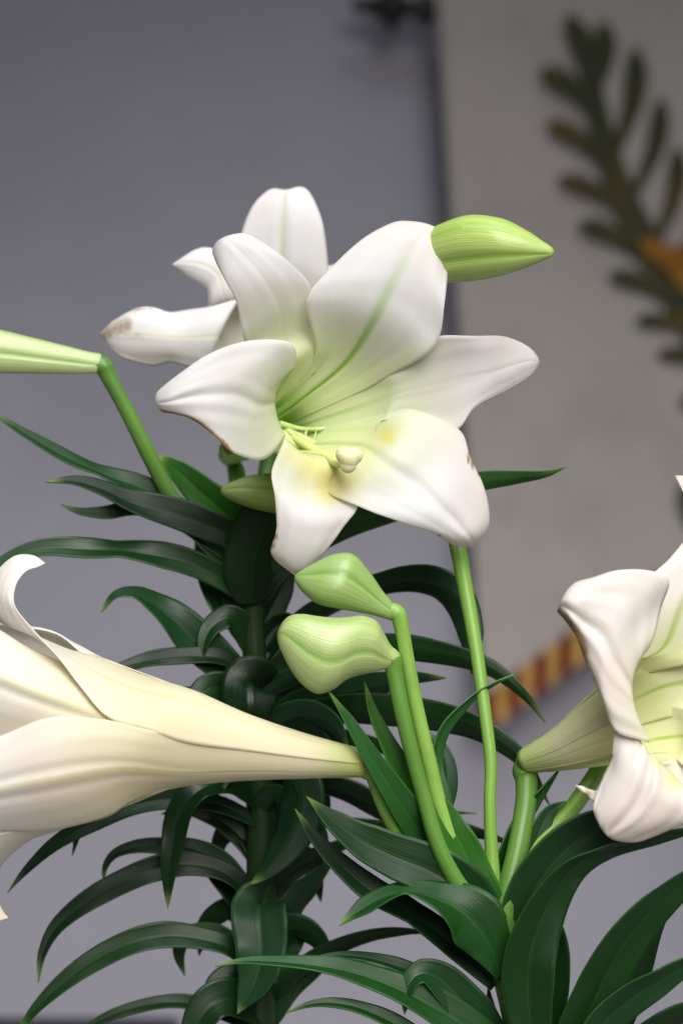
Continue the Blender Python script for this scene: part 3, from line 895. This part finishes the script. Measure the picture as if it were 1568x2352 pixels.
a([(565, 1300), (505, 1245), (420, 1180), (340, 1128), (245, 1092), (150, 1050), (70, 1004), (0, 958), (-20, 946)], 52, [20, 15, 25, 62, 45, 30], (440, 330))
a([(575, 1290), (540, 1238), (470, 1205), (400, 1180), (310, 1158), (240, 1126), (170, 1106), (105, 1107)], 66, [10, 10, 30, 50, 45], (420, 300), G1)
a([(572, 1310), (520, 1270), (440, 1215), (370, 1180), (300, 1170), (240, 1178), (180, 1174), (140, 1157)], 46, [20, 30, 62, 20, 30], (440, 360), G2)
a([(580, 1275), (545, 1215), (505, 1170), (455, 1125), (405, 1080), (376, 1056), (362, 1058)], 78, [10, 5, 10, 30], (470, 430), (.03, .12, .012), prof=[.6, .9, 1, .9, .75, .55, .1])
a([(578, 1390), (576, 1330), (588, 1260), (615, 1190), (650, 1120), (690, 1050)], 116, 12, (415, 330), G1, prof=[.45, .9, 1, .9, .5, 0])
a([(585, 1385), (615, 1330), (655, 1270), (700, 1200), (740, 1120)], 80, 30, (430, 420), (.025, .10, .015))
a([(590, 1350), (680, 1275), (790, 1212), (890, 1175), (1000, 1140), (1095, 1108), (1180, 1098), (1250, 1090), (1298, 1073)], 60, [40, 35, 30, 20, 10, 20, 35], (430, 210), G2)
a([(572, 1375), (520, 1335), (465, 1305), (400, 1284), (300, 1268), (200, 1262), (120, 1258), (60, 1266), (0, 1292), (-40, 1330)], 58, [15, 10, 25, 55, 30, 15, 20], (430, 340), G0)
a([(562, 1450), (525, 1405), (495, 1350), (470, 1290), (450, 1230)], 66, 20, (470, 520), BL)
a([(596, 1450), (622, 1400), (648, 1345), (680, 1285)], 58, 25, (470, 520), BL)
a([(572, 1590), (515, 1532), (440, 1462), (375, 1405), (318, 1370), (268, 1370), (233, 1406)], 84, [10, 15, 15, 40, 66, 60], (440, 350), BL)
a([(575, 1560), (520, 1516), (440, 1507), (350, 1515), (270, 1538), (190, 1575)], 40, [40, 30, 25], (420, 330), G1)
a([(588, 1612, 440), (582, 1572, 375), (576, 1575, 325), (574, 1610, 300), (578, 1655, 300), (584, 1700, 315)], 112, 0, color=G1, prof=[.5, .85, 1, 1, .7, .05])
a([(575, 1620, 440), (510, 1580, 380), (468, 1590, 350), (458, 1640, 330), (455, 1700, 330)], 62, 15, color=G1)
a([(575, 1630), (470, 1602), (380, 1600), (290, 1650)], 34, 30, (460, 480), G0)
a([(596, 1575), (640, 1525), (690, 1475), (740, 1420)], 50, 30, (455, 480), BL)
a([(598, 1610), (650, 1568), (705, 1548), (770, 1575)], 44, 35, (420, 360), BL)
a([(600, 1670), (690, 1622), (780, 1592), (860, 1574), (940, 1560), (1024, 1557)], 66, [20, 25, 45], (440, 300), BL)
a([(600, 1680), (700, 1645), (800, 1630), (900, 1634), (1000, 1646), (1080, 1668), (1150, 1706), (1205, 1755), (1262, 1850)], 66, [40, 20, 15, 20, 30], (430, 250), G1)
a([(600, 1640), (700, 1555), (780, 1510), (870, 1488), (960, 1492), (1060, 1512), (1135, 1540), (1205, 1598), (1252, 1660)], 54, [40, 25, 15, 15, 25], (450, 260), G0)
a([(600, 1620), (740, 1540), (850, 1482), (940, 1472), (1030, 1486), (1100, 1520)], 36, [40, 50, 55], (490, 420), G0)
a([(596, 1540), (680, 1440), (780, 1380), (870, 1345), (940, 1332), (1005, 1342), (1052, 1380), (1076, 1440), (1084, 1500), (1084, 1548)], 62, [40, 30, 30, 30, 15, 5], (470, 350), BL, prof=[.5, .7, .8, .7, .8, 1.05, 1.1, .8, .1])
a([(592, 1890), (500, 1848), (400, 1836), (300, 1852), (200, 1896), (120, 1945), (60, 2000), (18, 2050)], 48, [30, 25, 20, 30], (430, 330), G0)
a([(480, 1800), (300, 1800), (215, 1840), (186, 1895), (166, 1967)], 36, 20, (430, 380), G1)
a([(592, 1850, 440), (530, 1802, 380), (462, 1812, 340), (416, 1865, 320), (398, 1935, 312), (388, 2010, 310), (385, 2086, 312)], 62, [55, 45, 30, 10, 10], color=G1)
a([(592, 1985), (545, 1915), (485, 1872), (425, 1858), (370, 1870)], 50, 25, (460, 480), G1)
a([(595, 2075), (520, 1988), (445, 1950), (370, 1944), (310, 1947), (265, 1962), (242, 1992), (238, 2030)], 42, [20, 20, 30, 25], (450, 420), BL)
a([(595, 2080), (525, 2010), (440, 1985), (360, 1997), (280, 2027), (200, 2072), (132, 2128), (98, 2190), (88, 2257)], 54, [40, 25, 15, 15, 20], (420, 320), G1)
a([(595, 2120), (545, 2055), (495, 2000), (440, 1960)], 62, 20, (460, 480), G1)
a([(600, 1760, 430), (655, 1765, 370), (690, 1830, 340), (668, 1920, 325), (620, 1990, 318), (576, 2032, 315)], 96, [50, 30, 20, 25, 30], color=BL)
a([(605, 2090), (655, 2020), (715, 1978), (780, 1945), (840, 1925)], 52, 35, (450, 430), BL)
a([(612, 2160), (665, 2090), (715, 2030), (765, 1975)], 60, 30, (440, 430), BL)
a([(602, 2075, 420), (594, 2078, 380), (596, 2120, 345), (600, 2180, 330), (588, 2250, 322), (545, 2330, 318)], 108, [10, 0, 5, 15, 25], color=BL, prof=[.7, .95, 1, .9, .75, .45, 0])
a([(615, 2260), (650, 2195), (685, 2155), (716, 2130)], 50, 25, (470, 500), G2)
a([(598, 2240), (530, 2180), (455, 2156), (380, 2150), (300, 2167), (220, 2205), (150, 2255), (85, 2315), (30, 2385)], 56, [40, 30, 20, 20, 20], (420, 330), G0)
a([(595, 2230), (500, 2150), (430, 2150), (412, 2190), (424, 2242)], 46, 15, (480, 500), G2)
a([(600, 2270), (545, 2180), (490, 2142), (425, 2136)], 46, 20, (460, 500), BL)
a([(590, 2400), (540, 2345), (460, 2310), (390, 2302), (310, 2315), (230, 2345), (140, 2400)], 34, [40, 30, 30], (440, 400), G0)
a([(605, 2330, 430), (540, 2295, 370), (485, 2310, 340), (446, 2370, 330), (430, 2450, 330)], 84, [30, 20, 10], color=G0)
a([(615, 2360), (670, 2275), (735, 2215), (810, 2165)], 52, 35, (450, 470), G0)
a([(612, 2310), (690, 2228), (770, 2178), (850, 2152), (930, 2140), (988, 2143)], 40, [40, 35, 40], (440, 330), G0)
a([(605, 1790), (720, 1800), (800, 1820), (880, 1860), (960, 1885), (1060, 1906), (1120, 1920), (1185, 1942)], 50, [30, 25, 20], (440, 380), G1)
a([(605, 1900), (760, 1890), (900, 1895), (980, 1875), (1030, 1867), (1093, 1868)], 22, 30, (450, 400), G2)
a([(596, 1720), (520, 1700), (440, 1740), (400, 1790), (395, 1850)], 50, 30, (450, 400), G1)
a([(606, 1730), (700, 1700), (800, 1700), (880, 1720), (950, 1760)], 46, 30, (460, 420), G0)
a([(596, 1710), (640, 1660), (700, 1640), (760, 1660), (800, 1720)], 60, 25, (430, 330), BL)
a([(600, 2450), (520, 2400), (420, 2400), (330, 2450)], 50, 30, (440, 330), G0)

for (y0, dx, up, ln, w_, dd, cc) in [(1480, -70, 60, 120, 54, 380, G1), (1500, 80, 70, 130, 50, 520, BL), (1720, -90, 50, 150, 54, 360, G1), (1735, 95, 55, 150, 52, 350, G1), (1840, 90, 60, 140, 54, 520, G1),
                                     (1930, 85, 50, 150, 54, 380, G1), (1960, -60, 60, 110, 52, 540, G1), (2020, 80, 70, 150, 54, 540, G0), (2150, -80, 60, 130, 54, 540, G1), (2190, 90, 60, 140, 56, 390, G1), (2300, -70, 60, 120, 56, 380, G1), (1790, -50, 40, 90, 60, 350, G1), (1880, 40, 45, 90, 62, 345, G1)]:
    sx = 597 if y0 > 1700 else 584
    a([(sx, y0 + 30), (sx + dx * .35, y0 - up * .5), (sx + dx * .8, y0 - up), (sx + dx * 1.3, y0 - up * .75), (sx + dx * 1.6, y0 - up * .2), (sx + dx * 1.75, y0 + ln * .35)], w_, [15, 20, 30, 20], (445, dd), cc)

# ------------------------------------------------------------------ leaves of plant B (base first)
H0 = (.014, .062, .013)
H1 = (.009, .038, .009)
H2 = (.045, .13, .025)
HB = (.016, .060, .024)
def b(pts, w, tilt=20, d=(40, 0), color=H0, **k): return leaf(B, pts, w, tilt, d=d, color=color, **k)


b([(1100, 2070, 80), (1030, 1990, 65), (975, 1925, 40), (930, 1860, 0), (888, 1795, -32), (845, 1728, -50), (800, 1655, -55), (770, 1610, -58), (756, 1590, -60)], 60, [15, 10, 15, 20, 30], color=(.036, .115, .034), prof=[.5, .8, 1, 1, .9, .75, .55, .35, .05])
b([(1060, 2030), (985, 1890), (935, 1795), (890, 1710), (856, 1635), (836, 1564)], 50, [20, 20, 30], (60, 30), H2)
b([(1080, 2040), (1020, 1850), (1000, 1755), (1022, 1672), (1080, 1605), (1130, 1572), (1182, 1548)], 34, [30, 30, 45, 55], (80, 120), (.035, .11, .04))
b([(1070, 2040), (1010, 1900), (1026, 1800), (1018, 1735), (980, 1690), (930, 1670)], 48, [25, 20, 30], (130, 180), BL)
b([(1145, 2130), (1105, 2040), (1058, 1942), (1015, 1860), (978, 1795)], 70, 15, (20, 10), (.035, .12, .018), prof=[.7, .95, 1, .7, .05])
b([(1135, 2130), (1065, 2050), (985, 2000), (905, 1968), (825, 1930), (758, 1880), (702, 1828)], 104, [10, 10, 20, 30], (10, -30), H1, prof=[.6, .95, 1, .9, .75, .45, 0])
b([(1140, 2260), (1075, 2200), (1000, 2140), (930, 2090), (850, 2045), (780, 1985), (720, 1920), (676, 1856)], 64, [15, 20, 45, 25, 15, 30], (40, 40), HB)
b([(1150, 2250), (1120, 2165), (1070, 2102), (1005, 2066), (940, 2050), (880, 2062), (826, 2092), (778, 2126)], 112, [15, 10, 20, 55, 70, 45, 35], (-8, -80), H0, prof=[.12, .7, 1.1, .95, .7, .55, .4, 0])
b([(1170, 2440), (1080, 2365), (980, 2305), (890, 2262), (800, 2232), (720, 2218), (640, 2210), (560, 2208), (495, 2219)], 78, [20, 25, 35, 45, 50, 50], (30, -60), H0, prof=[.8, .95, 1, .95, .8, .65, .5, .3, .02])
b([(1165, 2400), (1060, 2300), (960, 2240), (860, 2205), (780, 2195), (700, 2205)], 46, 50, (60, 40), HB)
b([(1170, 2450), (1112, 2362), (1058, 2295), (1008, 2248), (968, 2236), (940, 2262), (928, 2330)], 82, [10, 5, 5, 15, 30, 30], (50, -10), HB, wave=0)
b([(1150, 2520), (1010, 2420), (920, 2360), (850, 2325), (785, 2306), (720, 2306), (655, 2326)], 44, [30, 35, 40], (20, 0), H0)
b([(1230, 2420), (1212, 2290), (1218, 2190), (1245, 2105), (1285, 2030), (1326, 1985), (1390, 1954), (1460, 1934), (1530, 1916), (1600, 1905), (1660, 1915)], 104, [5, 0, 0, 10, 25, 50, 55, 50, 45], (-45, -80), H1, prof=[.5, .8, .98, .95, .8, .62, .5, .42, .36, .2, 0])
b([(1178, 2200), (1205, 2090), (1248, 2010), (1305, 1945), (1370, 1905), (1450, 1880), (1540, 1890)], 104, [15, 10, 10, 30], (40, 10), (.022, .070, .028), prof=[.6, .9, 1, .95, .8, .5, 0])
b([(1175, 2120), (1205, 2000), (1232, 1925), (1258, 1868), (1300, 1840)], 62, 20, (80, 110), (.06, .14, .08))
b([(1140, 2120), (1150, 2000), (1180, 1912), (1228, 1840), (1285, 1766)], 40, [25, 30, 35], (70, 120), H0)
b([(1180, 2230), (1240, 2140), (1262, 2170), (1262, 2260), (1252, 2360), (1240, 2460)], 84, [30, 15, 10], (50, 60), H1, prof=[.5, .9, 1, .95, .7, .1])
b([(1262, 2560), (1315, 2410), (1362, 2300), (1412, 2200), (1468, 2122), (1530, 2062), (1600, 2010), (1690, 1990)], 94, [10, 10, 15, 20], (10, -60), H1, prof=[.6, .85, 1, 1, .9, .7, .45, 0])
b([(1290, 2520), (1370, 2370), (1440, 2300), (1510, 2255), (1580, 2215), (1680, 2180)], 72, [15, 20, 30], (0, -60), HB)
b([(1330, 2520), (1420, 2330), (1462, 2230), (1500, 2130), (1560, 2040)], 66, 20, (60, 80), H1)
b([(1380, 2520), (1470, 2400), (1560, 2330), (1650, 2300)], 62, 20, (0, -40), H1)
b([(1200, 2600), (1150, 2440), (1080, 2400), (1000, 2420)], 80, 20, (20, -40), H1)

# brown plant stake in the pot of plant B
sk = empty('plant_stake', P((1180, 2660, 200)))
skp = [(1112, 2268), (1122, 2262), (1136, 2300), (1190, 2800), (1172, 2800), (1116, 2340)]
o = flatpiece('stake_blade', [(1119, 2268), (1123, 2268), (1140, 2322), (1240, depth_py(0, 200)), (1215, depth_py(0, 200)), (1112, 2322)], 200, M_STAKE, sk, .0015)
o = flatpiece('stake_band', [(1114, 2324), (1141, 2324), (1146, 2344), (1119, 2344)], 199, M_STAKE2, sk, .002)
tag(sk, 'dark brown pointed stake with a peach band behind the stem', 'stake')
